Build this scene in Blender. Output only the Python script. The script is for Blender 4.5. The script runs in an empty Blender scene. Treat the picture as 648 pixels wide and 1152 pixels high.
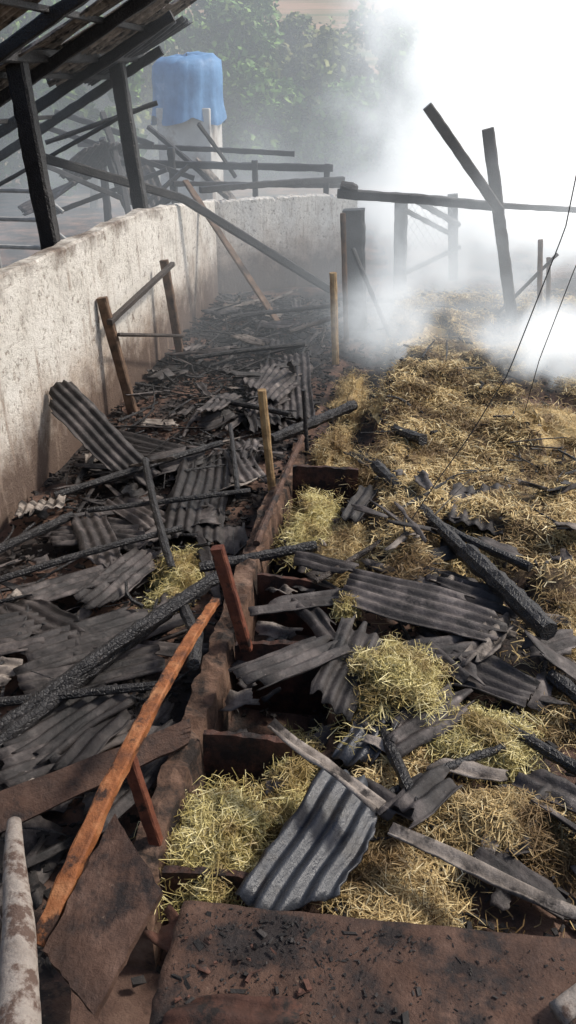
import bpy, math, random
import numpy as np
from mathutils import Vector, Matrix
random.seed(7); rng=np.random.default_rng(7)
sc=bpy.context.scene
sc.view_settings.view_transform='Standard'; sc.view_settings.look='None'; sc.view_settings.exposure=0

# ---------------- noise helpers ----------------
_g=rng.random((8,64,64))
def vn(x,y,s,k=0):
    x=np.asarray(x,float)*s+100; y=np.asarray(y,float)*s+100
    xi=np.floor(x).astype(int); yi=np.floor(y).astype(int); fx=x-xi; fy=y-yi
    fx=fx*fx*(3-2*fx); fy=fy*fy*(3-2*fy); g=_g[k%8]
    a=g[xi%64,yi%64]; b=g[(xi+1)%64,yi%64]; c=g[xi%64,(yi+1)%64]; d=g[(xi+1)%64,(yi+1)%64]
    return (a*(1-fx)+b*fx)*(1-fy)+(c*(1-fx)+d*fx)*fy
def fbm(x,y,s,k=0): return (vn(x,y,s,k)+.5*vn(x,y,s*2.1,k+1)+.25*vn(x,y,s*4.3,k+2))/1.75
def sst(a,b,x):
    t=np.clip((np.asarray(x,float)-a)/(b-a),0,1); return t*t*(3-2*t)
def haymask(x,y):
    n=fbm(x,y,1.3,3)
    m=sst(.44,.55,n+.17*sst(4.0,6,y)-.10*sst(.8,1.05,x)*(1-sst(3.0,3.6,y))-.04*sst(7,9,y))*sst(-.25,.1,x)
    m=m*sst(2,2.5,y)*(1-sst(11.0,13.5,y))
    return m
def gz(x,y):
    x=np.asarray(x,float); y=np.asarray(y,float)
    z=.28*sst(-.22,-.1,x)*(1-sst(40,60,y))
    near=1-sst(16,24,y)
    z=z+near*(.05*fbm(x,y,1.7,0)+.03*vn(x,y,6,5))*sst(-.15,-.0,np.abs(x+.52)-.32)
    z=z+haymask(x,y)*(.13*sst(.35,.8,vn(x,y,1.9,5))+.06*vn(x,y,5.5,2))*sst(3.0,5.0,y+.5*x)+haymask(x,y)*.05
    z=z+sst(60,230,y)*26+sst(60,100,y)*1.0*vn(x,y,.05,1)
    return z

# ---------------- mesh helpers ----------------
def link(o):
    sc.collection.objects.link(o); return o
def mesh(name,V,F,mat,smooth=False,parent=None):
    me=bpy.data.meshes.new(name); me.from_pydata([tuple(v) for v in V],[],[tuple(f) for f in F]); me.update()
    if smooth: me.polygons.foreach_set('use_smooth',[True]*len(me.polygons))
    me.materials.append(mat); o=link(bpy.data.objects.new(name,me))
    if parent: o.parent=parent
    return o
def quadmesh(name,V,Q,mat,parent=None):
    me=bpy.data.meshes.new(name); V=np.asarray(V,np.float32); Q=np.asarray(Q,np.int32)
    me.vertices.add(len(V)); me.vertices.foreach_set('co',V.ravel())
    me.loops.add(Q.size); me.loops.foreach_set('vertex_index',Q.ravel())
    me.polygons.add(len(Q)); me.polygons.foreach_set('loop_start',np.arange(0,Q.size,4,dtype=np.int32))
    me.update(calc_edges=True); me.validate(); me.materials.append(mat)
    o=link(bpy.data.objects.new(name,me))
    if parent: o.parent=parent
    return o
def group(name,loc=(0,0,0)):
    e=bpy.data.objects.new(name,None); e.empty_display_size=.1; return link(e)
class Acc:
    def __init__(s): s.V=[]; s.F=[]
    def add(s,V,F):
        n=len(s.V); s.V+=list(V); s.F+=[tuple(i+n for i in f) for f in F]
SQ=[(1,.75),(.75,1),(-.75,1),(-1,.75),(-1,-.75),(-.75,-1),(.75,-1),(1,-.75)]
def tube(pts,rw,rh=None,sq=False,jit=.12,n=8,step=.09,taper=1.0,bend=0.0,roll=0.0):
    rh=rh or rw; P=[Vector(p) for p in pts]; L=[0]
    for a,b in zip(P,P[1:]): L.append(L[-1]+(b-a).length)
    tot=L[-1]; k=max(2,min(40,int(tot/step)+1)); out=[]
    bx=Vector((random.gauss(0,1),random.gauss(0,1),random.gauss(0,.5)))*bend
    for i in range(k+1):
        s=tot*i/k; j=0
        while j<len(L)-2 and L[j+1]<s: j+=1
        t=(s-L[j])/max(1e-6,L[j+1]-L[j]); out.append(P[j].lerp(P[j+1],t)+bx*math.sin(math.pi*i/k))
    V=[];F=[]
    for i,p in enumerate(out):
        T=(out[min(i+1,k)]-out[max(i-1,0)]).normalized()
        ref=Vector((0,0,1)) if abs(T.z)<.9 else Vector((0,1,0))
        A=T.cross(ref).normalized(); B=A.cross(T).normalized()
        if roll: A,B=A*math.cos(roll)+B*math.sin(roll),B*math.cos(roll)-A*math.sin(roll)
        f=1+(taper-1)*i/k
        g=1+random.uniform(-jit,jit)*.6
        for q in range(8 if sq else n):
            if sq: cx,cy=SQ[q]
            else: a=2*math.pi*q/n; cx,cy=math.cos(a),math.sin(a)
            w=1+random.uniform(-jit,jit)
            V.append(p+A*cx*rw*f*w*g+B*cy*rh*f*w*g)
    m=8 if sq else n
    for i in range(k):
        for q in range(m): F.append((i*m+q,i*m+(q+1)%m,(i+1)*m+(q+1)%m,(i+1)*m+q))
    F.append(tuple(range(m))[::-1]); F.append(tuple(k*m+q for q in range(m)))
    return V,F
def beam(name,pts,r,mat,parent=None,**k):
    rh=k.pop('rh',None); sm=k.pop('smooth',False); V,F=tube(pts,r,rh,**k); return mesh(name,V,F,mat,smooth=sm,parent=parent)
def sheetVF(a,b,w,roll=0,pitch=.075,amp=.014,rag=.05,sag=0,twist=0):
    a=Vector(a); b=Vector(b); T=b-a; L=T.length; T.normalize()
    ref=Vector((0,0,1)) if abs(T.z)<.9 else Vector((0,1,0))
    A=T.cross(ref).normalized(); N=A.cross(T).normalized()
    A,N=A*math.cos(roll)+N*math.sin(roll),N*math.cos(roll)-A*math.sin(roll)
    nw=max(6,int(w/pitch*7)); nl=max(3,int(L/.07)); V=[];F=[]
    def edge():
        e=[];v=0
        for _ in range(nw+2):
            if random.random()<.16: v=random.uniform(-rag,rag)*1.4
            e.append(v+random.uniform(-.004,.004))
        return e
    e0=edge(); e1=edge()
    c0=random.choice([0,.1,.25,-.25])*L; c1=random.choice([0,.1,.25,-.25])*L
    ph=random.random()*6; wp=random.uniform(-.03,.03)*w*3; wq=random.random()*6
    for j in range(nl+1):
        t=j/nl
        for i in range(nw+1):
            s=i/nw-.5
            r0=e0[i]+max(0,c0*s*2); r1=e1[i]+max(0,c1*s*2)
            y=r0*(1-t)-r1*t+L*t
            h=amp*math.sin(s*w/pitch*2*math.pi+ph)-sag*math.sin(math.pi*t)*.5+twist*s*(t-.5)+wp*math.sin(3*t+4*s+wq)
            ej=random.uniform(-.008,.008) if i in (0,nw) else 0
            V.append(a+T*y+A*(s*w+.006*math.sin(t*9+wq)+ej)+N*h)
    for j in range(nl):
        for i in range(nw): F.append((j*(nw+1)+i,j*(nw+1)+i+1,(j+1)*(nw+1)+i+1,(j+1)*(nw+1)+i))
    return V,F
def sheet(a,b,w,mat,parent=None,name='corrugated_roof_sheet',th=.007,**k):
    V,F=sheetVF(a,b,w,**k); o=mesh(name,V,F,mat,smooth=True,parent=parent)
    m=o.modifiers.new('thickness','SOLIDIFY'); m.thickness=th; m.offset=0; return o
def box(name,lo,hi,mat,parent=None,bev=.01):
    x0,y0,z0=lo;x1,y1,z1=hi
    V=[(x0,y0,z0),(x1,y0,z0),(x1,y1,z0),(x0,y1,z0),(x0,y0,z1),(x1,y0,z1),(x1,y1,z1),(x0,y1,z1)]
    F=[(3,2,1,0),(4,5,6,7),(0,1,5,4),(1,2,6,5),(2,3,7,6),(3,0,4,7)]
    o=mesh(name,V,F,mat,parent=parent)
    if bev: m=o.modifiers.new('b','BEVEL'); m.width=bev; m.segments=2
    return o

# ---------------- materials ----------------
def nt(name):
    m=bpy.data.materials.new(name); m.use_nodes=True; t=m.node_tree; return m,t,t.nodes,t.links,t.nodes['Principled BSDF']
def ramp(N,stops,src,L):
    r=N.new('ShaderNodeValToRGB'); e=r.color_ramp.elements
    while len(e)<len(stops): e.new(.5)
    for i,(p,c) in enumerate(stops): e[i].position=p; e[i].color=(*c,1)
    L.new(src,r.inputs[0]); return r
def noise(N,L,vec,scale,detail=6,rough=.6,dist=0):
    n=N.new('ShaderNodeTexNoise'); n.inputs['Scale'].default_value=scale; n.inputs['Detail'].default_value=detail
    n.inputs['Roughness'].default_value=rough; n.inputs['Distortion'].default_value=dist; L.new(vec,n.inputs['Vector']); return n
def mix(N,L,f,a,b,mode='MIX'):
    m=N.new('ShaderNodeMix'); m.data_type='RGBA'; m.blend_type=mode
    for s,v in ((m.inputs[0],f),(m.inputs[6],a),(m.inputs[7],b)):
        if hasattr(v,'is_linked') or hasattr(v,'links'): L.new(v,s)
        else: s.default_value=v
    return m.outputs[2]
def basic(name,stops,scale=6,rough=.8,bump=.4,bscale=40,island=0.0,stretch=None,spec=.3,stains=None,speck=None):
    m,t,N,L,B=nt(name); tc=N.new('ShaderNodeTexCoord'); vec=tc.outputs['Object']
    if stretch:
        mp=N.new('ShaderNodeMapping'); mp.inputs['Scale'].default_value=stretch; L.new(vec,mp.inputs[0]); v2=mp.outputs[0]
    else: v2=vec
    n=noise(N,L,v2,scale); c=ramp(N,stops,n.outputs[0],L).outputs[0]
    if stains:
        n3=noise(N,L,vec,stains[0],5,.7); r3=ramp(N,[(stains[1],(0,0,0)),(stains[2],(1,1,1))],n3.outputs[0],L)
        c=mix(N,L,r3.outputs[0],c,(*stains[3],1))
    if speck:
        n5=noise(N,L,vec,speck[0],6,.8); r5=ramp(N,[(speck[1],(0,0,0)),(speck[1]+.08,(1,1,1))],n5.outputs[0],L)
        c=mix(N,L,r5.outputs[0],c,(*speck[2],1))
    if island:
        g=N.new('ShaderNodeNewGeometry'); oi=N.new('ShaderNodeObjectInfo')
        ad=N.new('ShaderNodeMath'); ad.operation='ADD'; L.new(g.outputs['Random Per Island'],ad.inputs[0]); L.new(oi.outputs['Random'],ad.inputs[1])
        fr=N.new('ShaderNodeMath'); fr.operation='FRACT'; L.new(ad.outputs[0],fr.inputs[0])
        mr=N.new('ShaderNodeMapRange'); mr.inputs[3].default_value=1-island; mr.inputs[4].default_value=1+island; L.new(fr.outputs[0],mr.inputs[0])
        vm=N.new('ShaderNodeVectorMath'); vm.operation='SCALE'; L.new(c,vm.inputs[0]); L.new(mr.outputs[0],vm.inputs['Scale']); c=vm.outputs[0]
    L.new(c,B.inputs['Base Color']); B.inputs['Specular IOR Level'].default_value=spec
    nr=noise(N,L,vec,11,4); rr=N.new('ShaderNodeMapRange'); rr.inputs[1].default_value=.3; rr.inputs[2].default_value=.7; rr.inputs[3].default_value=max(.2,rough-.18); rr.inputs[4].default_value=min(1,rough+.15)
    L.new(nr.outputs[0],rr.inputs[0]); L.new(rr.outputs[0],B.inputs['Roughness'])
    n2=noise(N,L,v2,bscale,8,.7); bp=N.new('ShaderNodeBump'); bp.inputs['Strength'].default_value=bump; bp.inputs['Distance'].default_value=.02
    L.new(n2.outputs[0],bp.inputs['Height']); L.new(bp.outputs[0],B.inputs['Normal']); return m
def charmat(name,base=(.016,.014,.013),hi=(.07,.06,.052),island=0):
    m,t,N,L,B=nt(name); tc=N.new('ShaderNodeTexCoord'); vec=tc.outputs['Object']
    n=noise(N,L,vec,9); c=ramp(N,[(.35,base),(.62,tuple(b*2 for b in base)),(.78,hi)],n.outputs[0],L).outputs[0]
    L.new(c,B.inputs['Base Color']); B.inputs['Roughness'].default_value=.5; B.inputs['Specular IOR Level'].default_value=.5
    nd=noise(N,L,vec,8,3); vm=N.new('ShaderNodeVectorMath'); vm.operation='MULTIPLY_ADD'; vm.inputs[1].default_value=(.06,.06,.06); L.new(nd.outputs[1],vm.inputs[0]); L.new(vec,vm.inputs[2])
    vo=N.new('ShaderNodeTexVoronoi'); vo.feature='DISTANCE_TO_EDGE'; vo.inputs['Scale'].default_value=44; L.new(vm.outputs[0],vo.inputs['Vector'])
    r=ramp(N,[(0,(0,0,0)),(.16,(1,1,1))],vo.outputs[0],L)
    n2=noise(N,L,vec,60,6); ad=N.new('ShaderNodeMath'); ad.operation='MULTIPLY_ADD'; L.new(n2.outputs[0],ad.inputs[0]); ad.inputs[1].default_value=1.6; L.new(r.outputs[0],ad.inputs[2])
    bp=N.new('ShaderNodeBump'); bp.inputs['Strength'].default_value=.6; bp.inputs['Distance'].default_value=.009
    L.new(ad.outputs[0],bp.inputs['Height']); L.new(bp.outputs[0],B.inputs['Normal']); return m
CHAR=charmat('charred_wood',(.011,.010,.010),(.05,.043,.04))
CHARB=charmat('charred_wood_brown',(.022,.015,.011),(.11,.07,.045))
SHEET=basic('fibre_cement_burnt',[(.3,(.020,.016,.015)),(.48,(.052,.043,.040)),(.62,(.10,.084,.077)),(.78,(.20,.17,.15))],8,.62,.4,70,.55,spec=.4,stains=(3.4,.45,.58,(.017,.014,.013)),speck=(48,.62,(.18,.15,.135)))
SHEETW=basic('fibre_cement_wet',[(.3,(.018,.020,.026)),(.6,(.038,.042,.05)),(.78,(.10,.10,.105))],7,.38,.3,60,.2,spec=.6,stains=(5,.5,.62,(.018,.016,.016)),speck=(40,.64,(.14,.12,.11)))
SHEETL=basic('fibre_cement_pale',[(.3,(.08,.066,.056)),(.5,(.2,.17,.145)),(.75,(.38,.33,.285))],9,.8,.5,60,.2,stains=(6,.5,.6,(.033,.028,.025)))
BROWN=basic('weathered_brown_timber',[(.3,(.035,.02,.015)),(.52,(.08,.043,.029)),(.75,(.16,.095,.068))],5,.72,.7,45,.1,stains=(4.5,.48,.6,(.018,.013,.012)),speck=(40,.63,(.2,.14,.10)))
ORANGE=basic('scorched_orange_timber',[(.3,(.09,.032,.014)),(.5,(.26,.09,.03)),(.75,(.42,.2,.09))],9,.65,.6,45,0,stains=(8,.5,.6,(.04,.02,.013)))
REDP=basic('brown_divider_board',[(.35,(.035,.018,.013)),(.6,(.085,.036,.024)),(.75,(.14,.065,.042))],9,.6,.6,40,0,stains=(6,.45,.57,(.016,.011,.01)))
REDR=basic('red_painted_post',[(.35,(.07,.022,.014)),(.6,(.17,.055,.03))],9,.6,.5,40,0,stains=(9,.55,.65,(.02,.012,.01)))
STAKE=basic('wooden_stake',[(.3,(.16,.095,.045)),(.6,(.34,.23,.115)),(.8,(.45,.34,.2))],12,.8,.4,60)
PLANK=basic('scorched_plank',[(.3,(.05,.034,.024)),(.6,(.16,.10,.065)),(.8,(.26,.18,.13))],8,.8,.4,60)
CURB=basic('trough_masonry',[(.3,(.05,.03,.021)),(.52,(.13,.075,.05)),(.75,(.25,.165,.12))],6,.9,.9,25,0,stains=(4,.47,.6,(.022,.016,.013)))
RED=basic('scorched_terracotta',[(.3,(.04,.02,.014)),(.6,(.11,.05,.034))],12,.8,.4,50,.3,stains=(8,.5,.6,(.02,.015,.013)))
COAL=basic('charcoal_rubble',[(.35,(.010,.009,.009)),(.6,(.03,.026,.024)),(.8,(.12,.105,.095))],10,.7,.5,60,.5)
PIPE=basic('dusty_concrete',[(.3,(.16,.13,.11)),(.55,(.34,.30,.26)),(.75,(.46,.42,.38))],9,.85,.6,40,0,stains=(9,.48,.6,(.10,.065,.05)))
METAL=basic('galvanised_pipe',[(.3,(.3,.3,.3)),(.7,(.5,.5,.48))],12,.5,.1,40)
WIRE=basic('black_cable',[(.3,(.02,.02,.02)),(.7,(.04,.04,.04))],12,.6,.1,40)
TARP=basic('blue_tarpaulin',[(.3,(.055,.15,.31)),(.6,(.11,.25,.45)),(.8,(.30,.43,.6))],3,.55,.5,14)
TANKW=basic('painted_masonry',[(.3,(.38,.37,.35)),(.7,(.55,.54,.51))],2,.9,.3,30,0,stains=(1.5,.5,.65,(.26,.22,.19)))
BARK=basic('tree_bark',[(.3,(.06,.045,.03)),(.7,(.14,.11,.08))],6,.9,.5,30)
def strawmat(name,cols,lo=.35,sc_=2.5):
    m,t,N,L,B=nt(name); g=N.new('ShaderNodeNewGeometry')
    c=ramp(N,cols,g.outputs['Random Per Island'],L).outputs[0]
    tc=N.new('ShaderNodeTexCoord'); n=noise(N,L,tc.outputs['Object'],sc_,4); r=ramp(N,[(.40,(lo,lo*.85,lo*.75)),(.54,(1,1,1))],n.outputs[0],L)
    c=mix(N,L,1.0,c,r.outputs[0],'MULTIPLY')
    L.new(c,B.inputs['Base Color']); B.inputs['Roughness'].default_value=.6; B.inputs['Specular IOR Level'].default_value=.25
    return m
HAY=strawmat('dry_hay',[(0,(.13,.08,.03)),(.25,(.40,.275,.115)),(.6,(.58,.43,.20)),(.9,(.70,.56,.30)),(1,(.78,.69,.45))],.3,2.4)
HAYG=strawmat('fresh_hay',[(0,(.17,.13,.04)),(.3,(.42,.345,.12)),(.65,(.62,.53,.23)),(1,(.80,.72,.42))],.5,5)
LEAF=strawmat('foliage',[(0,(.04,.10,.015)),(.5,(.09,.19,.03)),(1,(.16,.27,.05))],.7,.5)
LEAF2=strawmat('foliage_olive',[(0,(.05,.08,.02)),(.5,(.14,.19,.04)),(1,(.23,.25,.065))],.7,.5)

def wallmat(name,k0):
    m,t,N,L,B=nt(name); tc=N.new('ShaderNodeTexCoord'); vec=tc.outputs['Object']
    n=noise(N,L,vec,2.2,9,.72); c=ramp(N,[(.33,(.48,.44,.39)),(.45,(.72,.68,.61)),(.65,(.83,.79,.72))],n.outputs[0],L).outputs[0]
    n0=noise(N,L,vec,19,8,.8); r0=ramp(N,[(.39,(.34,.29,.24)),(.46,(1,1,1))],n0.outputs[0],L); c=mix(N,L,.8,c,r0.outputs[0],'MULTIPLY')
    sep=N.new('ShaderNodeSeparateXYZ'); L.new(vec,sep.inputs[0])
    n2=noise(N,L,vec,2.6,8,.7); n7=noise(N,L,vec,1.1,8,.7)
    def band(z0,z1,k,col,c,mx=1.0,nn=None):
        ad=N.new('ShaderNodeMath'); ad.operation='MULTIPLY_ADD'; L.new((nn or n2).outputs[0],ad.inputs[0]); ad.inputs[1].default_value=k; L.new(sep.outputs[2],ad.inputs[2])
        mr=N.new('ShaderNodeMapRange'); mr.inputs[1].default_value=z0; mr.inputs[2].default_value=z1; mr.inputs[4].default_value=mx; L.new(ad.outputs[0],mr.inputs[0])
        return mix(N,L,mr.outputs[0],c,(*col,1))
    c=band(2.0+k0,1.1+k0,1.8,(.40,.29,.21),c,.85,n7)
    c=band(1.45+k0*.5,1.0+k0*.5,1.3,(.11,.07,.05),c,.95)
    c=band(2.22,2.45,.9,(.12,.08,.058),c,.9)
    mp=N.new('ShaderNodeMapping'); mp.inputs['Scale'].default_value=(3,3,.45); L.new(vec,mp.inputs[0])
    n4=noise(N,L,mp.outputs[0],2.4,7,.75); r4=ramp(N,[(.54,(0,0,0)),(.66,(.75,.75,.75))],n4.outputs[0],L); c=mix(N,L,r4.outputs[0],c,(.30,.22,.165,1))
    n6=noise(N,L,vec,6,8,.8); r6=ramp(N,[(.58,(0,0,0)),(.63,(.9,.9,.9))],n6.outputs[0],L); c=mix(N,L,r6.outputs[0],c,(.18,.13,.10,1))
    L.new(c,B.inputs['Base Color']); B.inputs['Roughness'].default_value=.9
    bp=N.new('ShaderNodeBump'); bp.inputs['Strength'].default_value=.9; bp.inputs['Distance'].default_value=.035; L.new(n0.outputs[0],bp.inputs['Height']); L.new(bp.outputs[0],B.inputs['Normal'])
    return m
def groundmat():
    m,t,N,L,B=nt('burnt_ground'); tc=N.new('ShaderNodeTexCoord'); vec=tc.outputs['Object']
    n=noise(N,L,vec,1.5,9,.68); c=ramp(N,[(.34,(.012,.010,.010)),(.47,(.03,.022,.019)),(.54,(.12,.066,.046)),(.72,(.25,.155,.11))],n.outputs[0],L).outputs[0]
    at=N.new('ShaderNodeAttribute'); at.attribute_name='hay'
    nh=noise(N,L,vec,14,8,.75); rh=ramp(N,[(.38,(.03,.022,.014)),(.52,(.14,.09,.042)),(.7,(.36,.26,.13))],nh.outputs[0],L)
    c=mix(N,L,at.outputs['Fac'],c,rh.outputs[0])
    at2=N.new('ShaderNodeAttribute'); at2.attribute_name='far'
    mp=N.new('ShaderNodeMapping'); mp.inputs['Scale'].default_value=(.012,.05,.35); L.new(vec,mp.inputs[0])
    nf=noise(N,L,mp.outputs[0],1.6,6); rf=ramp(N,[(.38,(.05,.09,.025)),(.48,(.2,.15,.08)),(.56,(.33,.2,.13)),(.64,(.09,.13,.04))],nf.outputs[0],L)
    c=mix(N,L,at2.outputs['Fac'],c,rf.outputs[0])
    L.new(c,B.inputs['Base Color']); B.inputs['Roughness'].default_value=.85
    n3=noise(N,L,vec,30,9,.75); bp=N.new('ShaderNodeBump'); bp.inputs['Strength'].default_value=.9; bp.inputs['Distance'].default_value=.03; L.new(n3.outputs[0],bp.inputs['Height']); L.new(bp.outputs[0],B.inputs['Normal'])
    return m
# ---------------- ground ----------------
def axis(lo,hi,st,far):
    a=list(np.arange(lo,hi,st)); s=st; x=a[-1]; r=[]
    while x<far: s*=1.18; x+=s; r.append(x)
    s=st; x=lo; l=[]
    while x>-far: s*=1.18; x-=s; l.append(x)
    return np.array(l[::-1]+a+r)
xs=axis(-3.6,5,.045,600); ys=axis(.5,15,.05,900)
X,Y=np.meshgrid(xs,ys); Z=gz(X,Y)
nx,ny=len(xs),len(ys); idx=np.arange(nx*ny).reshape(ny,nx)
Qd=np.stack([idx[:-1,:-1],idx[:-1,1:],idx[1:,1:],idx[1:,:-1]],-1).reshape(-1,4)
gr=quadmesh('ground',np.stack([X,Y,Z],-1).reshape(-1,3),Qd,groundmat())
gr.data.polygons.foreach_set('use_smooth',[True]*len(gr.data.polygons))
for nm,val in (('hay',haymask(X,Y)),('far',sst(22,40,np.abs(Y)+0*X))):
    a=gr.data.attributes.new(nm,'FLOAT','POINT'); a.data.foreach_set('value',val.ravel().astype(np.float32))

# ---------------- hay ----------------
def bladesVQ(P,lmin,lmax,w,elev=.15,spread=.35):
    n=len(P); ph=rng.random(n)*2*np.pi; el=rng.normal(elev,spread,n); Ln=rng.uniform(lmin,lmax,n)
    D=np.stack([np.cos(ph)*np.cos(el),np.sin(ph)*np.cos(el),np.sin(el)],-1)
    S=np.stack([-np.sin(ph),np.cos(ph),rng.normal(0,.5,n)],-1); S/=np.linalg.norm(S,axis=1)[:,None]
    w=np.asarray(w)*rng.uniform(.6,1.3,n); S=S*w[:,None]*.5
    K=rng.normal(0,.18,(n,3))*Ln[:,None]; K[:,2]=np.abs(K[:,2])*.7
    a=P-D*(Ln/2)[:,None]; b=P+D*(Ln/2)[:,None]; m=P+K
    V=np.stack([a-S,a+S,m+S,m-S,b+S*.6,b-S*.6],1).reshape(-1,3)
    i=np.arange(n)[:,None]*6
    Q=np.concatenate([i+np.array([0,1,2,3]),i+np.array([3,2,4,5])],0)
    return V,Q
N0=460000
px=rng.uniform(-.2,5,N0); py=2+rng.random(N0)**1.3*11.5
mk=haymask(px,py); cl=sst(.3,.6,fbm(px,py,4,1)); keep=rng.random(N0)<(mk**1.3*.5*(.25+.75*cl)+.012)
px,py=px[keep],py[keep]; pz=gz(px,py)+rng.random(len(px))*.05
V,Q=bladesVQ(np.stack([px,py,pz],-1),.04,.14,.0032+.0006*py,.12,.35)
quadmesh('scattered_hay',V,Q,HAY)
def haypile(c,rx,ry,rz,n,mat,yaw=0):
    g=group('hay_pile'); cx,cy,cz=c
    nu,nv=26,10; V0=[];F0=[]
    sd=random.random()*50
    def R(a,e): return .62+.8*float(vn(math.cos(a)*1.6+sd,math.sin(a)*1.6+e*1.5,1.5,4))
    for j in range(nv+1):
        e=j/nv*math.pi/2
        for i in range(nu):
            a=2*math.pi*i/nu; r=R(a,e)*.93; V0.append((cx+rx*r*math.cos(a)*math.cos(e),cy+ry*r*math.sin(a)*math.cos(e),cz-.06+rz*r*math.sin(e)))
    for j in range(nv):
        for i in range(nu): F0.append((j*nu+i,j*nu+(i+1)%nu,(j+1)*nu+(i+1)%nu,(j+1)*nu+i))
    mesh('core',V0,F0,mat,parent=g)
    P=[]
    for _ in range(n):
        a=random.uniform(0,2*math.pi); e=math.asin(random.random()**.8); r=R(a,e)*(random.uniform(.9,1.1) if random.random()<.8 else random.uniform(1.0,1.6))
        P.append((cx+rx*r*math.cos(a)*math.cos(e),cy+ry*r*math.sin(a)*math.cos(e),max(cz-.04,cz-.06+rz*min(r,1.25)*math.sin(e))))
    V,Q=bladesVQ(np.array(P),.03,.13,.0036,.05,.5); quadmesh('straw',V,Q,mat,parent=g)
for c,a,b,h,n,m in [((.09,3.25,.44),.2,.23,.22,8500,HAYG),((-.2,3.84,.55),.055,.06,.08,900,HAYG),((-.56,5.2,.3),.17,.4,.16,5500,HAYG),
    ((-1.44,4.6,.08),.14,.33,.22,4000,HAYG),((-.62,2.32,.26),.2,.24,.2,8500,HAYG),((-.36,2.72,.26),.12,.3,.14,5000,HAYG),
    ((.5,3.0,.36),.22,.17,.16,6000,HAYG),((.56,2.5,.36),.24,.18,.17,7500,HAY),((.12,2.12,.34),.24,.2,.14,6500,HAY),((-.28,4.85,.32),.2,.3,.12,4000,HAY),
    ((1.15,4.1,.34),.26,.35,.16,5500,HAY),((.95,3.35,.32),.2,.2,.12,3500,HAY),((.3,4.7,.36),.35,.3,.1,4500,HAY),((.9,5.5,.36),.4,.5,.12,5000,HAY),((.1,6.3,.32),.45,.4,.14,5000,HAY),
    ((1.3,7.2,.34),.6,.5,.2,5500,HAY),((.2,8.0,.3),.5,.5,.2,4500,HAY),((1.9,6.1,.32),.4,.5,.18,4500,HAY),((.9,9.2,.3),.6,.5,.22,4000,HAY),((-.55,7.0,.05),.15,.5,.22,3000,HAY),
    ((2.6,8.3,.3),.7,.6,.22,4000,HAY),((2.1,10.2,.3),.8,.6,.25,3500,HAY),((.3,10.4,.3),.6,.6,.2,3500,HAY),((-.5,8.6,.05),.2,.7,.22,3000,HAY)]:
    haypile(c,a,b,h,n,m)

# ---------------- walls ----------------
def wall(name,path,h0,h1,th,mat):
    V=[];F=[]
    segs=[]; K=70
    for (a,b) in zip(path,path[1:]):
        for i in range(K): segs.append((a[0]+(b[0]-a[0])*i/K,a[1]+(b[1]-a[1])*i/K))
    segs.append(path[-1]); k=len(segs)
    d=Vector((path[-1][0]-path[0][0],path[-1][1]-path[0][1],0)).normalized(); nrm=Vector((d.y,-d.x,0))
    for i,(x,y) in enumerate(segs):
        t=i/(k-1); h=(h0 if t<.72 else h0+(h1-h0)*(t-.72)/.28)+random.uniform(-.014,.01)-(.04 if random.random()<.05 else 0)
        for (s,z) in ((0,-.1),(0,h-.02),(-.02,h),(-th+.02,h+random.uniform(-.01,.01)),(-th,h-.02),(-th,-.1)):
            V.append(Vector((x,y,z))+nrm*(s+(.008*math.sin(i*.35) if s==0 else 0)+(random.uniform(-.002,.002) if z>0 else 0)))
    for i in range(k-1):
        for q in range(5): F.append((i*6+q,i*6+q+1,(i+1)*6+q+1,(i+1)*6+q))
    F.append((0,5,4,3,2,1)); F.append(tuple((k-1)*6+q for q in range(6)))
    return mesh(name,V,F,mat)
wall('plastered_wall',[(-3.07,.5),(-3.07,13.3)],1.9,1.58,.16,wallmat('stained_plaster',0))
wall('back_wall',[(-3.2,13.4),(-.9,14.9)],1.55,1.5,.16,wallmat('stained_plaster_back',.2))

# ---------------- trough ----------------
tg=group('feed_trough')
def rough_slab(nm,x0,x1,y0,y1,z1,mat,zf=None):
    V=[];F=[];k=90; zz=0
    for i in range(k+1):
        y=y0+(y1-y0)*i/k; zz=zz*.7+random.uniform(-.02,.012); h=z1+zz+(zf(y) if zf else 0)
        j=lambda s=.014: random.uniform(-s,s)
        for (x,z) in ((x0,-.05),(x0+j(),h*.5),(x0+.025+j(),h+j()),((x0+x1)/2+j(),h+.01+j()),(x1-.025+j(),h+j()),(x1+j(),h*.5),(x1,-.05)):
            V.append((x,y,z))
    for i in range(k):
        for q in range(6): F.append((i*7+q+1,i*7+q,(i+1)*7+q,(i+1)*7+q+1))
    F.append(tuple(range(7))); F.append(tuple(k*7+q for q in range(7))[::-1])
    mesh(nm,V,F,mat,parent=tg)
rough_slab('left_curb',-.98,-.81,1.9,7.2,.43,CURB,lambda y:-.3*float(sst(5,7,y)))
rough_slab('right_curb',-.26,-.14,1.9,6.2,.34,CURB,lambda y:-.1*float(sst(3.6,5,y)))
for (y,z,ti,rl) in [(2.08,.40,.03,0),(2.8,.45,.06,.01),(3.56,.44,.05,-.03),(4.28,.40,.02,.03),(5.95,.43,.03,0)]:
    V=[];F=[];n=14
    for s_ in (0,.032):
        for i in range(n+1):
            t=i/n; x=-.81+.54*t; zt=z+rl*(1-2*t)+random.uniform(-.008,.008)-(.05*max(0,t-.75)*4 if rl>0.005 else 0)
            V+=[(x,y-ti+s_,0),(x,y+s_+.02*math.sin(t*3),zt)]
    m2=(n+1)*2
    for i in range(n):
        F.append((i*2,i*2+2,i*2+3,i*2+1)); F.append((m2+i*2+1,m2+i*2+3,m2+i*2+2,m2+i*2)); F.append((i*2+1,i*2+3,m2+i*2+3,m2+i*2+1))
    mesh('divider',V,F,REDP,parent=tg)
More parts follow.
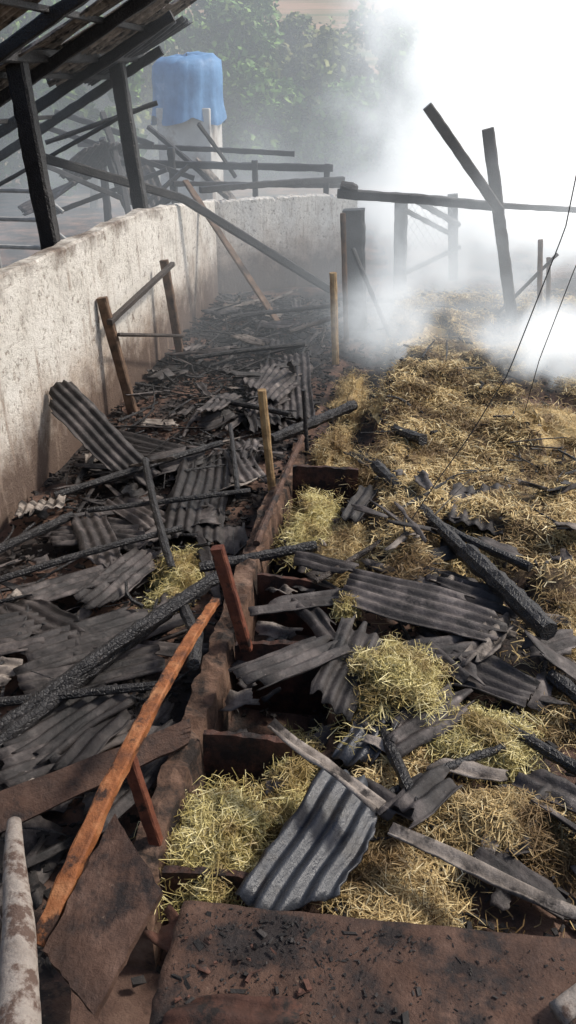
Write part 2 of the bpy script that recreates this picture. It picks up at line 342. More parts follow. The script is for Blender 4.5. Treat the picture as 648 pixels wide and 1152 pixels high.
# ---------------- foreground bench ----------------
pf=group('timber_bench')
V,F=[],[]
nxp,nyp=60,16
for j in range(nyp+1):
    for i in range(nxp+1):
        x=-.62+1.9*i/nxp; y=1.2+(.56+.06*i/nxp)*j/nyp; V.append((x+(random.uniform(-.006,.006) if i==0 else 0),y+(random.uniform(-.002,.002) if j==nyp else 0),.7+.004*math.sin(i*.5)+random.uniform(-.001,.001)))
for j in range(nyp):
    for i in range(nxp): F.append((j*(nxp+1)+i,j*(nxp+1)+i+1,(j+1)*(nxp+1)+i+1,(j+1)*(nxp+1)+i))
o=mesh('top_board',V,F,BROWN,smooth=True,parent=pf); s=o.modifiers.new('t','SOLIDIFY'); s.thickness=.06; s.offset=-1
box('support_wall',(-.5,1.25,-.05),(1.25,1.6,.635),CURB,pf)
beam('scorched_curved_beam',[(-.85,3.34,.86),(-.87,2.95,.93),(-.895,2.6,.955),(-.915,2.3,.955),(-.945,2.0,.93),(-.98,1.74,.86),(-1.02,1.5,.75)],.022,ORANGE,rh=.018,sq=True,jit=.09,step=.05,taper=1.5)
beam('red_post',[(-.74,3.55,.4),(-.88,3.54,1.06)],.033,REDR,rh=.026,sq=True,jit=.05,step=.05)
beam('red_post',[(-.86,2.2,.4),(-.94,2.19,.92)],.026,REDR,rh=.022,sq=True,jit=.05,step=.05)
def slab(name,c,mat,th):
    c=[Vector(p) for p in c]; V=[];F=[];n=12
    for j in range(n+1):
        for i in range(n+1):
            a=c[0].lerp(c[1],i/n); b=c[3].lerp(c[2],i/n); p=a.lerp(b,j/n)
            if i in(0,n) or j in (0,n): p=p+Vector((random.uniform(-.005,.005),random.uniform(-.005,.005),0))
            p.z+=random.uniform(-.001,.001)+.006*math.sin(i/n*3.1); V.append(p)
    for j in range(n):
        for i in range(n): F.append((j*(n+1)+i,j*(n+1)+i+1,(j+1)*(n+1)+i+1,(j+1)*(n+1)+i))
    o=mesh(name,V,F,mat); m=o.modifiers.new('t','SOLIDIFY'); m.thickness=th; return o
slab('broken_board',[(-.9,1.93,.86),(-.66,1.68,.83),(-.76,1.3,.75),(-.98,1.46,.77)],BROWN,.035)
slab('broken_board',[(-1.2,1.5,.5),(-.95,1.5,.52),(-.8,1.15,.6),(-1.2,1.1,.6)],BROWN,.03)
beam('broken_concrete_pipe',[(-1.27,1.88,.84),(-1.18,1.70,.88),(-1.05,1.46,.9),(-.9,1.12,.9)],.026,PIPE,jit=.014,n=24,step=.02,rh=.026,taper=2.6,smooth=True)
beam('pipe_stub',[(.6,1.52,.74),(.78,1.66,.76)],.035,PIPE,jit=.02,n=20,step=.03,rh=.028,smooth=True)
# ---------------- corrugated sheets ----------------
S=[((-2.98,6.4,.82),(-2.1,6.0,.16),.34,SHEET,dict(roll=-.35)),((-2.68,6.69,.24),(-1.76,6.55,.2),.4,SHEET,{}),((-1.68,6.6,.22),(-1.44,4.99,.22),.46,SHEET,{}),
((-2.57,4.96,.2),(-1.88,5.09,.2),.3,SHEET,{}),((-2.39,4.1,.2),(-1.63,4.73,.22),.28,SHEET,{}),((-2.11,3.47,.22),(-1.31,4.12,.22),.34,SHEET,{}),
((-1.9,4.1,.2),(-1.66,4.73,.25),.3,SHEET,{}),((-1.84,2.71,.26),(-1.44,3.3,.26),.4,SHEET,{}),((-1.49,2.7,.26),(-1.35,3.16,.26),.2,SHEET,{}),
((-1.43,9.72,.2),(-1.12,7.67,.2),.6,SHEET,{}),((-1.46,7.94,.24),(-1.3,9.37,.2),.5,SHEET,{}),((.68,5.65,.5),(.58,4.97,.5),.42,SHEET,dict(pitch=.09)),
((-.16,5.63,.45),(-.27,5.11,.45),.14,SHEET,{}),((-.79,3.77,.52),(.21,4.14,.5),.17,SHEET,{}),((-.24,4.02,.58),(.65,3.8,.54),.4,SHEET,{}),
((-.67,3.05,.6),(-.26,3.39,.6),.27,SHEET,dict(roll=.15)),((-.22,3.0,.55),(-.09,3.6,.6),.24,SHEET,dict(roll=-.3)),
((-.47,2.64,.72),(.04,2.3,.66),.085,SHEETL,dict(roll=.3,rag=.02)),((-.33,1.92,.44),(-.04,2.56,.54),.34,SHEETW,dict(pitch=.085,rag=.02)),
((.02,2.82,.48),(.43,3.2,.5),.2,SHEET,{}),((.48,3.45,.52),(.71,3.92,.52),.14,SHEETL,{}),((.09,2.24,.62),(.8,1.93,.62),.075,SHEETL,dict(roll=.4,rag=.02)),
((.11,2.35,.55),(.34,2.68,.52),.18,SHEET,dict(roll=.2)),((-.56,1.36,.735),(-.2,1.38,.74),.13,RED,dict(amp=.01)),((-.14,4.5,.46),(.37,4.27,.46),.08,SHEETL,{}),
((-.1,2.75,.42),(.05,3.1,.5),.2,SHEETW,{}),((.35,3.5,.48),(.75,3.3,.48),.3,SHEET,{}),((-.72,1.75,.6),(-.5,1.55,.69),.12,RED,dict(amp=.008)),
((-2.2,5.6,.22),(-1.7,5.2,.2),.3,SHEET,{}),((-2.75,3.5,.22),(-2.1,3.9,.2),.35,SHEET,{}),((-1.95,3.2,.25),(-1.25,3.6,.25),.26,SHEET,{}),((-1.3,2.35,.3),(-1.0,3.0,.3),.3,SHEET,{}),
((.2,3.75,.5),(.5,3.35,.5),.16,SHEET,{}),((-.6,4.5,.46),(-.2,4.35,.48),.16,SHEET,{}),((-.5,3.95,.5),(-.25,3.6,.5),.14,SHEET,{}),((.25,2.75,.48),(.6,2.7,.48),.1,SHEETL,{}),((-.35,6.6,.3),(-.1,6.1,.4),.2,SHEET,{}),
((.1,3.5,.5),(.5,3.62,.52),.2,SHEET,{}),((.3,4.25,.5),(.75,4.05,.5),.22,SHEET,{}),((-.05,2.55,.5),(.2,2.4,.5),.14,SHEET,{}),((.65,2.75,.46),(.95,2.6,.46),.16,SHEET,{}),((.75,3.6,.5),(1.1,3.8,.48),.18,SHEET,{})]
for a,b,w,m,k in S: sheet(a,b,w,m,**k)
for i in range(44):
    for _ in range(20):
        x=random.uniform(-2.8,-1.25); y=2.3+random.random()*10.2; l=random.uniform(.3,.85); an=random.choice([random.gauss(1.45,.3),random.gauss(.5,.3),random.gauss(2.6,.3)])
        d=Vector((math.cos(an),math.sin(an),random.gauss(0,.08)))*l*.5
        if x-abs(d.x)>-2.98 and x+abs(d.x)<-1.02: break
    else: continue
    p=Vector((x,y,.15+random.random()*.08+abs(d.z)))
    sheet(p-d,p+d,random.uniform(.14,.36),SHEET if random.random()<.88 else SHEETL,roll=random.gauss(0,.16),amp=random.uniform(.010,.014),rag=.06)
slab('burnt_plank',[(-1.62,2.25,.5),(-.88,2.84,.5),(-.87,2.74,.44),(-1.56,2.12,.42)],BROWN,.03)
# fragments in bulk
A=Acc(); B2=Acc()
for i in range(240):
    x=random.uniform(-2.95,-1.05); y=2.0+random.random()**1.1*10.8
    strip=random.random()<.5
    l=random.uniform(.3,1.0) if strip else random.uniform(.10,.4); w=random.uniform(.02,.08) if strip else random.uniform(.07,.3)
    an=random.choice([random.gauss(1.5,.35),random.gauss(.45,.35),random.uniform(0,3.14)]); z=random.uniform(.03,.14)+.03
    d=Vector((math.cos(an),math.sin(an),random.gauss(0,.17)))*l*.5; p=Vector((x,y,z+abs(d.z)))
    if p.x-abs(d.x)<-3.0 or p.x+abs(d.x)>-.98: continue
    (B2 if random.random()<.14 else A).add(*sheetVF(p-d,p+d,w,roll=random.gauss(0,.3),amp=random.choice([.002,.010,.013]),rag=.06))
for i in range(110):
    x=random.uniform(-.75,1.7); y=random.uniform(2.1,5.6); l=random.uniform(.07,.4); w=random.uniform(.03,.14); an=random.uniform(0,3.14)
    z=float(gz(x,y))+(.08 if x>-.1 else .3); d=Vector((math.cos(an),math.sin(an),random.gauss(0,.2)))*l*.5; p=Vector((x,y,z+abs(d.z)))
    (B2 if random.random()<.22 else A).add(*sheetVF(p-d,p+d,w,roll=random.gauss(0,.3),amp=random.choice([.003,.012]),rag=.04))
for nm,ac,mt in (('roof_sheet_fragments',A,SHEET),('roof_sheet_fragments',B2,SHEETL)):
    o=mesh(nm,ac.V,ac.F,mt,smooth=True); m=o.modifiers.new('t','SOLIDIFY'); m.thickness=.006
# charcoal rubble
A=Acc()
def chip(p,s):
    V=[Vector((x,y,z)) for x in(-1,1) for y in (-1,1) for z in (-1,1)]
    R=Matrix.Rotation(random.uniform(0,6.28),3,'Z')@Matrix.Rotation(random.gauss(0,.5),3,'X')
    sx,sy,sz=s*random.uniform(.4,1.8),s*random.uniform(.3,.9),s*random.uniform(.15,.5)
    V=[R@Vector((v.x*sx*random.uniform(.5,1.1),v.y*sy*random.uniform(.5,1.1),v.z*sz*random.uniform(.5,1)))+p for v in V]
    return V,[(0,1,3,2),(4,6,7,5),(0,4,5,1),(2,3,7,6),(0,2,6,4),(1,5,7,3)]
for i in range(14000):
    if random.random()<.58: x=random.uniform(-3.02,-.82); y=1.8+random.random()*11.5
    else: x=random.uniform(-.8,3.2); y=1.9+random.random()**1.3*11
    if x>-.1 and random.random()<float(haymask(x,y))*.8: continue
    A.add(*chip(Vector((x,y,float(gz(x,y))+random.uniform(.0,.09 if x<-1 else .07))),random.uniform(.006,.024)*(1+.04*y)))
for i in range(1300):
    x=random.gauss(-.3,.22) if random.random()<.4 else random.uniform(-.6,1.1); y=1.3+random.random()**.8*.45
    if x<-.6: continue
    A.add(*chip(Vector((x,y,.704)),random.uniform(.0012,.006) if random.random()<.95 else random.uniform(.008,.016)))
mesh('charcoal_rubble',A.V,A.F,COAL)
A=Acc()
for i in range(22):
    x=random.uniform(-.62,-.1); y=1.33+random.random()*.3; A.add(*chip(Vector((x,y,.715)),random.uniform(.006,.016)))
mesh('terracotta_shards',A.V,A.F,RED)
A=Acc()
for i in range(350):
    if i<260: x=random.uniform(-2.9,-1.05); y=2+random.random()*10.8
    else: x=random.uniform(-.1,2.4); y=2+random.random()*9
    l=random.uniform(.08,.6); an=random.uniform(0,3.14); d=Vector((math.cos(an)*l,math.sin(an)*l,random.gauss(0,.07)))*.5
    if x<-.5 and (x-abs(d.x)<-3.03 or x+abs(d.x)>-.99): continue
    p=Vector((x,y,float(gz(x,y))+(.1+random.random()*.07 if x<-1 else .05)+abs(d.z)*.6))
    A.add(*tube([p-d,p+d],random.uniform(.004,.017),jit=.25,n=6,bend=.02,taper=.6))
mesh('charred_sticks',A.V,A.F,CHAR)

# ---------------- big charred beams ----------------
for pts,r,m in [([(-1.93,2.9,.25),(-1.45,3.5,.42),(-.97,4.11,.55)],.042,CHAR),([(-1.89,2.79,.24),(-1.29,3.87,.38)],.045,CHAR),([(-2.03,5.86,.45),(-1.75,5.2,.38),(-1.44,4.5,.28)],.03,CHAR),
 ([(-1.2,4.33,.42),(-.47,4.65,.46)],.034,CHAR),([(-2.85,4.5,.24),(-2.42,5.18,.26)],.035,CHAR),([(-2.7,5.5,.25),(-1.55,6.6,.32)],.03,CHAR),
 ([(-1.15,6.98,.22),(-.42,7.7,.34)],.055,CHAR),([(-.13,5.87,.52),(.3,4.95,.56),(.62,4.25,.58)],.045,CHAR),([(.5,4.5,.58),(.9,3.7,.58)],.06,CHAR),([(-.43,4.22,.45),(.27,5.16,.5)],.02,CHARB),
 ([(.27,4.97,.54),(.89,4.4,.56)],.03,CHAR),([(-.80,6.5,.46),(-.87,4.6,.47)],.026,BROWN),([(-2.2,3.0,.28),(-1.1,3.25,.36)],.025,CHAR),([(-2.6,4.2,.26),(-1.5,5.0,.32)],.025,CHAR),
 ([(-1.25,4.0,.4),(-1.0,3.5,.5),(-.95,3.2,.55)],.035,CHAR),([(.02,3.0,.46),(.2,2.45,.52)],.03,CHAR),([(-.05,2.45,.46),(.6,2.9,.48)],.02,CHAR),([(-1.9,7.9,.25),(-1.05,7.5,.28)],.03,CHAR),
 ([(-2.5,9.3,.25),(-1.2,9.9,.3)],.03,CHAR),([(-2.4,11.1,.3),(-.9,11.6,.4)],.035,CHAR),([(-1.5,10.6,.25),(-.4,12.2,.3)],.035,CHARB),([(-1.0,12.4,.3),(.6,12.0,.4)],.04,CHAR),
 ([(-1.9,2.3,.3),(-1.1,2.6,.35)],.03,CHAR),([(-2.3,5.2,.3),(-1.1,5.6,.36)],.022,CHAR),([(-1.6,7.2,.25),(-1.2,5.6,.3)],.022,CHAR),([(.6,3.1,.45),(1.3,2.6,.45)],.03,CHAR),([(.9,3.5,.45),(1.3,2.9,.42)],.04,CHAR),([(.0,6.9,.42),(.25,6.5,.5)],.05,CHAR)]:
    beam('charred_beam',pts,r,m,jit=.13,bend=.012,step=.05)
for p,q,r,m in [((-.79,9.78,.1),(-.85,9.77,1.22),.045,STAKE),((-.95,5.81,.15),(-1.03,5.8,1.13),.034,STAKE),((-.81,6.97,.1),(-.85,6.97,.73),.02,CHAR),((-.72,10.62,.15),(-.82,10.6,1.78),.035,PLANK),
  ((1.9,11.44,.15),(1.74,11.42,1.39),.035,PLANK),((2.06,11.7,.15),(1.92,11.68,1.12),.03,PLANK)]:
    beam('wooden_stake',[p,q],r,m,jit=.06,n=10)
fg=group('timber_hurdle')
beam('post_1',[(-2.79,7.83,0),(-3.0,7.79,1.31)],.05,PLANK,fg,rh=.04,sq=True,jit=.05)
beam('post_2',[(-2.78,9.79,0),(-2.92,9.77,1.31)],.05,PLANK,fg,rh=.04,sq=True,jit=.05)
beam('top_rail',[(-2.92,7.72,1.08),(-2.84,9.85,1.25)],.03,CHARB,fg,rh=.028,sq=True,jit=.06)
beam('low_rail',[(-2.85,7.75,.95),(-2.76,9.85,.36)],.02,CHARB,fg,jit=.1)
beam('fallen_roof_beam',[(-4.37,9.97,2.42),(-3.0,11.1,1.86),(-1.17,12.78,.35)],.055,CHAR,jit=.06,sq=True)
beam('leaning_plank',[(-3.3,12.4,1.95),(-1.75,11.5,.08)],.055,PLANK,rh=.02,sq=True,jit=.05)

# ---------------- rear burnt fence ----------------
fe=group('burnt_fence')
beam('post_1',[(-.63,11.46,.1),(-.74,11.45,1.72)],.14,CHAR,fe,rh=.12,sq=True,jit=.05)
beam('post_2',[(-.06,13.03,.1),(-.13,13.01,1.66)],.1,CHAR,fe,sq=True,jit=.05)
beam('post_3',[(.83,13.99,.1),(.67,13.97,1.65)],.08,CHAR,fe,sq=True,jit=.05)
beam('top_rail',[(-.96,11.4,1.92),(.1,11.58,1.85),(1.11,11.71,1.76)],.075,CHAR,fe,rh=.06,sq=True,jit=.07)
beam('top_rail_far',[(1.0,11.75,1.77),(2.3,11.87,1.71),(4,12.1,1.68)],.04,CHARB,fe,rh=.035,sq=True,jit=.07)
beam('stub',[(-.92,11.38,2.02),(-.7,11.42,1.97)],.06,CHAR,fe,jit=.2)
beam('brace_1',[(-.1,12.9,1.55),(.7,13.9,1.05)],.04,CHAR,fe,jit=.15)
beam('brace_2',[(-.05,13.1,.55),(.85,13.9,.85)],.04,CHAR,fe,jit=.15)
beam('brace_3',[(0,12.6,1.75),(.8,13.9,1.2)],.05,CHAR,fe,jit=.15)
beam('leaning_post',[(1.56,11.3,.1),(.89,11.2,2.72)],.075,CHARB,fe,rh=.06,sq=True,jit=.05)
beam('leaning_beam',[(1.12,11.05,1.8),(.13,10.95,2.97)],.085,CHARB,fe,rh=.06,sq=True,jit=.05)
beam('brace_4',[(-.7,10.9,1.3),(-.1,10.3,.25)],.03,CHAR,fe,jit=.1)
beam('brace_5',[(2.0,11.5,1.2),(1.2,11.2,.35)],.025,CHARB,fe,jit=.1)
A=Acc()
def wires(p0,p1,z0,z1,sp):
    p0=Vector(p0);p1=Vector(p1); L=(p1-p0).length; h=z1-z0; u=(p1-p0)/L
    n=int((L+h)/sp)
    for sgn in (1,-1):
        for i in range(n):
            a=i*sp-(h if sgn>0 else 0)
            ta=max(0,-a) if sgn>0 else max(0,(a-L)); tb=min(h,L-a) if sgn>0 else min(h,a)
            if tb<=ta: continue
            q=[p0+u*(a+sgn*t)+Vector((0,0,z0+t)) for t in (ta,tb)]
            A.add(*tube(q,.003,jit=0,n=3,step=1))
wires((-.05,13.05,0),(.7,13.9,0),.9,1.6,.16)
mesh('wire_netting',A.V,A.F,METAL,parent=fe)

# ---------------- rear debris structure ----------------
rg=group('collapsed_shed_frame')
for p,q,r in [((-6.2,15.4,1.95),(-1.4,15.5,1.88),.06),((-3.4,13.7,1.68),(-1.2,15.4,1.7),.05),((-5.6,15.3,.0),(-5.6,15.3,2.3),.06),((-4.2,15.4,0),(-4.3,15.3,2.2),.06),((-2.8,15.4,0),(-2.8,15.4,2.0),.05),
   ((-6.4,14.5,2.6),(-3.9,15.3,1.7),.045),((-5.4,15,2.75),(-4.6,13.6,1.2),.05),((-4.9,16,2.5),(-3.4,15.2,1.5),.04),((-6.3,16,2.2),(-2.2,16.3,2.05),.045),((-6,13,2.2),(-4.6,14.4,1.3),.04),((-1.5,15.5,0),(-1.5,15.5,1.95),.05),((-3.7,15,2.6),(-3.2,15.6,1.7),.03),((-3.9,13.9,1.75),(-1,15.9,1.55),.04),
   ((-6.2,14.2,1.2),(-4.2,14.6,1.9),.04),((-5.2,14.3,2.4),(-5.0,14.9,1.0),.05),((-4.9,13.2,1.0),(-3.7,14.2,2.0),.035),((-6.6,15.8,2.75),(-4.8,15.9,2.2),.05)]:
    beam('timber',[p,q],r,CHAR,rg,jit=.1,sq=True,bend=.02)
for a,b,w in [((-5.9,14.6,1.7),(-5.1,14.2,2.3),.9),((-4.9,15.0,1.9),(-4.5,14.6,1.2),.7),((-5.6,15.9,2.2),(-5.0,15.8,1.2),.8),((-4.6,13.6,1.0),(-3.9,13.9,1.6),.6),((-6.4,13.4,1.3),(-5.5,13.9,1.8),.8),((-4.2,16.5,1.9),(-3.3,16.6,1.0),.7)]:
    sheet(a,b,w,random.choice([SHEET,SHEETL]),parent=rg,name='fallen_sheet',pitch=.12,amp=.02)

# ---------------- barn roof at left ----------------
br=group('burnt_barn_roof')
rz=lambda x: 3.56+.53*(x+3.1)
beam('post_1',[(-3.33,7.53,1.6),(-3.44,7.52,3.4)],.085,CHAR,br,rh=.07,sq=True,jit=.05)
beam('post_2',[(-3.25,10.12,1.6),(-3.42,10.1,3.5)],.085,CHAR,br,rh=.07,sq=True,jit=.05)
beam('post_3',[(-3.3,4.6,1.6),(-3.36,4.6,3.4)],.085,CHAR,br,rh=.07,sq=True,jit=.05)
beam('wall_plate',[(-3.42,3.5,3.42),(-3.42,7.5,3.42),(-3.3,10.9,3.5)],.075,CHAR,br,rh=.06,sq=True,jit=.05)
for y in (4.4,5.6,6.8,8.0,9.2,10.4):
    x1=-2.2 if y<8.5 else -2.2-(y-8.5)*.4
    beam('rafter',[(-6.8,y,rz(-6.8)-.08),(x1,y,rz(x1)-.08)],.035,CHAR,br,rh=.05,sq=True,jit=.08)
for x in (-6,-5.2,-4.4,-3.6,-2.8):
    y1=10.9 if x<-3.2 else 9.6
    beam('purlin',[(x,3.5,rz(x)-.02),(x,y1,rz(x)-.02)],.025,CHAR,br,jit=.1,sq=True)
for iy,y in enumerate(np.arange(3.8,11.0,.8)):
    for ix,x in enumerate((-6.8,-5.35,-3.9)):
        x1=x+1.5+random.uniform(-.05,.05)
        if x==-3.9: x1=-2.0 if y<8.6 else -2.0-(y-8.6)*.42
        if random.random()<.06 or (iy==8 and ix==1): continue
        sheet((x,y,rz(x)+.05+.012*(ix%2)),(x1,y,rz(x1)+.05+.012*(ix%2)),.83,SHEETW if random.random()<.5 else SHEETL,parent=br,name='roof_sheet',pitch=.12,amp=.02,rag=.05,sag=.03)
beam('hanging_lath',[(-4.6,10.6,2.55),(-3.2,10.9,3.0)],.03,CHAR,br); beam('hanging_lath',[(-5.2,9.8,2.0),(-3.4,10.3,2.9)],.025,CHAR,br)
pr=group('pipe_railing')
for z in (1.3,1.65,2.0): beam('rail',[(-6.5,10.5,z),(-4.7,10.4,z),(-4.4,10.4,z-.25)],.03,METAL,pr,jit=0,n=8)
for x in (-6.2,-5.4,-4.75): beam('upright',[(x,10.45,0),(x,10.42,2.05)],.03,METAL,pr,jit=0,n=8)
beam('curved_end',[(-5.0,9.4,1.2),(-4.9,9.4,1.8),(-5.1,9.4,2.15),(-5.5,9.4,2.25)],.03,METAL,pr,jit=0,n=8)

# ---------------- tank with tarp ----------------
tk=group('water_tank_tower')
box('tower',(-5.6,18.9,-.1),(-4.4,20.1,2.75),TANKW,tk,.03)
V=[];F=[];n=96
rings=[(0.01,3.76),(.3,3.77),(.6,3.74),(.74,3.62),(.76,3.35),(.75,3.05),(.77,2.8),(.83,2.62)]
m7=len(rings)-1
for j,(r,z) in enumerate(rings):
    for i in range(n):
        a=2*math.pi*i/n; f=j/m7
        rr=r*(1+.05*f*math.sin(a*5+1+j*.3)+.03*f*math.sin(a*13+j*.5)+.015*f*math.sin(a*29+j)); zz=z+.05*math.sin(a+.6)*(1 if j<5 else .5)+(-.2*abs(math.sin(a*2.5)) if j==m7 else 0)+(.025*math.sin(a*7+j*2) if j else 0)
        V.append((-5+rr*math.cos(a),19.5+rr*math.sin(a),zz))
for j in range(m7):
    for i in range(n): F.append((j*n+i,j*n+(i+1)%n,(j+1)*n+(i+1)%n,(j+1)*n+i))
mesh('blue_tarp',V,F,TARP,smooth=True,parent=tk)
V=[];F=[]
for j,(r,z) in enumerate([(.66,2.72),(.68,3.2),(.66,3.45)]):
    for i in range(n): a=2*math.pi*i/n; V.append((-5+r*math.cos(a),19.5+r*math.sin(a),z))
for j in range(2):
    for i in range(n): F.append((j*n+i,j*n+(i+1)%n,(j+1)*n+(i+1)%n,(j+1)*n+i))
mesh('tank_body',V,F,TARP,smooth=True,parent=tk)

# ---------------- trees ----------------
def tree(x,y,h,rad,mat,n=7000):
    g=group('tree'); z0=float(gz(x,y))
    V,F=tube([(x,y,z0-.2),(x+.2,y,z0+h*.35),(x,y+.1,z0+h*.7)],.03*h,jit=.05,taper=.35,step=.4); mesh('trunk',V,F,BARK,parent=g)
    A=Acc(); cl=[]
    for i in range(34):
        a=random.uniform(0,6.28); e=random.uniform(-1.1,1.35); r=rad*random.uniform(.4,1.0)
        c=Vector((x+r*math.cos(a)*math.cos(e),y+r*math.sin(a)*math.cos(e),z0+h*.5+h*.46*math.sin(e)*random.uniform(.7,1.05))); cl.append((c,rad*random.uniform(.2,.42)))
        if i<9: A.add(*tube([(x,y,z0+h*random.uniform(.25,.55)),c],.008*h,jit=.05,n=5,taper=.3,step=.6))
    mesh('limbs',A.V,A.F,BARK,parent=g)
    P=[]
    for _ in range(n):
        c,r=random.choice(cl); d=Vector((random.gauss(0,1),random.gauss(0,1),random.gauss(0,.8))).normalized()*r*random.random()**.45
        P.append(c+d)
    V,Q=bladesVQ(np.array([tuple(p) for p in P]),.16,.34,np.full(len(P),.2),0,.8); quadmesh('foliage',V,Q,mat,parent=g)
for (x,y,h,r,m) in [(-7.5,38,6.0,2.6,LEAF),(-3.8,36,4.9,2.4,LEAF2),(-1.2,37,5.6,2.5,LEAF),(2.3,40,5.8,2.8,LEAF2),(-11.5,36,8.5,3,LEAF),(-15,30,9.5,3,LEAF),(-10,30,4.5,2,LEAF2),(-5.8,42,6,2.8,LEAF2),(-12.0,26,7.0,2.3,LEAF),(7,44,6.5,3,LEAF),(-2.4,33,3.4,1.8,LEAF),(-9.2,24,4.6,1.6,LEAF),(-6.2,33,3.6,1.9,LEAF),(.4,33,3.8,1.9,LEAF),(-14,44,9,3.5,LEAF2),(-9.5,46,8,3,LEAF)]:
    tree(x,y,h,r,m)
def cable(pts): beam('hanging_cable',pts,.004,WIRE,jit=0,n=5,step=.1)
cable([(1.05,5.6,3.4),(.98,5.5,2.4),(.72,5.3,1.5),(.5,5.15,1.1),(.32,5.0,.85),(.1,4.8,.52),(-.1,4.7,.42)])
cable([(1.9,7.3,3.2),(1.55,7.1,2.4),(1.36,6.93,1.9),(1.2,7.0,1.1),(1.15,7.11,.5)])

# ---------------- smoke ----------------
def smoke(name,lo,hi,build,em,emcol,step=1.0,scat=True):
    x0,y0,z0=lo;x1,y1,z1=hi
    V=[(x0,y0,z0),(x1,y0,z0),(x1,y1,z0),(x0,y1,z0),(x0,y0,z1),(x1,y0,z1),(x1,y1,z1),(x0,y1,z1)]
    F=[(3,2,1,0),(4,5,6,7),(0,1,5,4),(1,2,6,5),(2,3,7,6),(3,0,4,7)]
    m=bpy.data.materials.new(name+'_volume'); m.use_nodes=True; t=m.node_tree; N=t.nodes; L=t.links; N.clear()
    out=N.new('ShaderNodeOutputMaterial'); tc=N.new('ShaderNodeTexCoord')
    d=build(N,L,tc.outputs['Object'])
    if scat:
        vs=N.new('ShaderNodeVolumeScatter'); vs.inputs['Color'].default_value=(.9,.95,1,1); vs.inputs['Anisotropy'].default_value=.35
    else:
        vs=N.new('ShaderNodeVolumeAbsorption'); vs.inputs['Color'].default_value=(0,0,0,1)
    L.new(d,vs.inputs['Density'])
    e=N.new('ShaderNodeEmission'); e.inputs['Color'].default_value=(*emcol,1)  # smoke glows by itself with density, standing in for multiply scattered light
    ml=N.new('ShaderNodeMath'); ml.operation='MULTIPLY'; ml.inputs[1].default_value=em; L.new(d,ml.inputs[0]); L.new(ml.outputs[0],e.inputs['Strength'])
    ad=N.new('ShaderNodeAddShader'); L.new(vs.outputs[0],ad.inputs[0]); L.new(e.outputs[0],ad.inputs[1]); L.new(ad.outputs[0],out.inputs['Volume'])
    try: m.cycles.volume_step_rate=step
    except Exception as ex: print('step',ex)
    return mesh(name,V,F,m)
def mth(N,L,op,a,b=None,c=None,clamp=False):
    m=N.new('ShaderNodeMath'); m.operation=op; m.use_clamp=clamp
    for i,v in enumerate((a,b,c)):
        if v is None: continue
        if isinstance(v,(int,float)): m.inputs[i].default_value=v
        else: L.new(v,m.inputs[i])
    return m.outputs[0]
def mrg(N,L,v,a,b,c=0,d=1):
    m=N.new('ShaderNodeMapRange'); m.interpolation_type='SMOOTHSTEP'
    for i,q in enumerate((a,b,c,d)): m.inputs[i+1].default_value=q
    L.new(v,m.inputs[0]); return m.outputs[0]
def bigsmoke(N,L,vec):
    s=N.new('ShaderNodeSeparateXYZ'); L.new(vec,s.inputs[0]); x,y,z=s.outputs
    n=noise(N,L,vec,.6,4,.58,.5); nn=mrg(N,L,n.outputs[0],.40,.62)
    xx=mth(N,L,'MULTIPLY_ADD',y,.03,x)
    xd=mth(N,L,'MULTIPLY_ADD',n.outputs[0],8.0,mth(N,L,'SUBTRACT',xx,4.0))
    xd=mth(N,L,'MULTIPLY_ADD',z,.2,xd)
    side=mrg(N,L,xd,-.5,4.6)
    dy=mrg(N,L,y,12.2,17.0); core=mth(N,L,'MULTIPLY',side,dy)
    core=mth(N,L,'MULTIPLY',core,mth(N,L,'MULTIPLY_ADD',nn,.5,.09))
    wis=mth(N,L,'MULTIPLY',nn,mth(N,L,'MULTIPLY',mrg(N,L,xx,-1.6,2.6,.04,.42),mrg(N,L,y,7.8,10.6)))
    wis=mth(N,L,'MULTIPLY',wis,mrg(N,L,z,3.6,.2,.08,1))
    return mth(N,L,'ADD',mth(N,L,'ADD',core,wis),.010)
smoke('smoke_cloud',(-10,7.8,-.2),(12,28,7.5),bigsmoke,.68,(.90,.96,1.0),1.2,True)
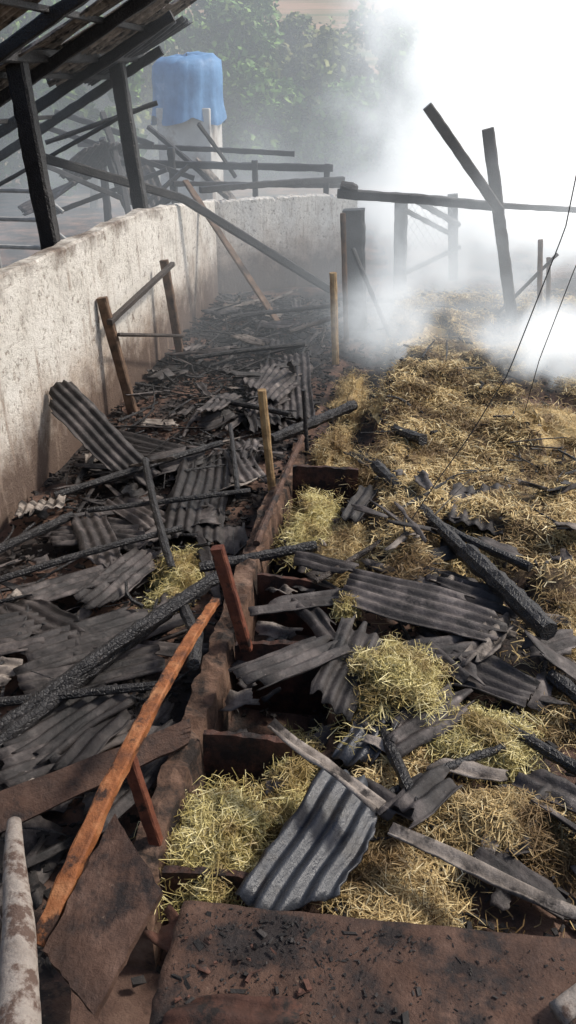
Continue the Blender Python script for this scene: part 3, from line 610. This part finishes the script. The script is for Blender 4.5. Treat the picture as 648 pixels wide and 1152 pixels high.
def puff(cx,cy,cz,r,dens,sc,off=-1.45):
    def b(N,L,vec):
        vm=N.new('ShaderNodeVectorMath'); vm.operation='SUBTRACT'; vm.inputs[1].default_value=(cx,cy,cz); L.new(vec,vm.inputs[0])
        v2=N.new('ShaderNodeVectorMath'); v2.operation='DIVIDE'; v2.inputs[1].default_value=r; L.new(vm.outputs[0],v2.inputs[0])
        ln=N.new('ShaderNodeVectorMath'); ln.operation='LENGTH'; L.new(v2.outputs[0],ln.inputs[0])
        n=noise(N,L,vec,sc,4,.6,.8)
        f=mth(N,L,'ADD',mrg(N,L,ln.outputs['Value'],1.0,.1),mth(N,L,'MULTIPLY_ADD',n.outputs[0],2.8,off))
        f=mth(N,L,'MULTIPLY',f,mrg(N,L,ln.outputs['Value'],1.0,.6),None,True)
        return mth(N,L,'MULTIPLY',f,dens)
    return b
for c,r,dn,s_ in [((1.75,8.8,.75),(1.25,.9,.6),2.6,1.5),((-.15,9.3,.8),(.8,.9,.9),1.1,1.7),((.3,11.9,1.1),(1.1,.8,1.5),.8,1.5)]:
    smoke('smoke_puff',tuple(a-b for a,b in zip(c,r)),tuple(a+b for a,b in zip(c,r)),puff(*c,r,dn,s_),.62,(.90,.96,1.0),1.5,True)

# ---------------- light ----------------
w=bpy.data.worlds.new('World'); sc.world=w; w.use_nodes=True; N=w.node_tree.nodes; L=w.node_tree.links
sky=N.new('ShaderNodeTexSky'); sky.sky_type='NISHITA'; sky.sun_disc=False; sky.sun_elevation=math.radians(47); sky.dust_density=3; sky.air_density=1
az=math.radians(68)
sky.sun_rotation=az
bg=N['Background']; bg.inputs[1].default_value=.15; L.new(sky.outputs[0],bg.inputs[0])
sl=bpy.data.lights.new('sun','SUN'); sl.energy=3.7; sl.angle=math.radians(7); sl.color=(1,.95,.88)
so=link(bpy.data.objects.new('sun',sl)); el=math.radians(47)
dr=Vector((math.sin(az)*math.cos(el),math.cos(az)*math.cos(el),math.sin(el))); so.rotation_euler=dr.to_track_quat('Z','Y').to_euler()
# ---------------- camera ----------------
cd=bpy.data.cameras.new('camera'); cd.sensor_fit='VERTICAL'; cd.sensor_height=36; cd.lens=36*904/1152; cd.clip_end=3000; cd.clip_start=.05
co=link(bpy.data.objects.new('camera',cd)); co.location=(0,0,3.2); co.rotation_euler=(math.radians(90)-math.atan(481/904),0,math.atan(146/1024)); sc.camera=co
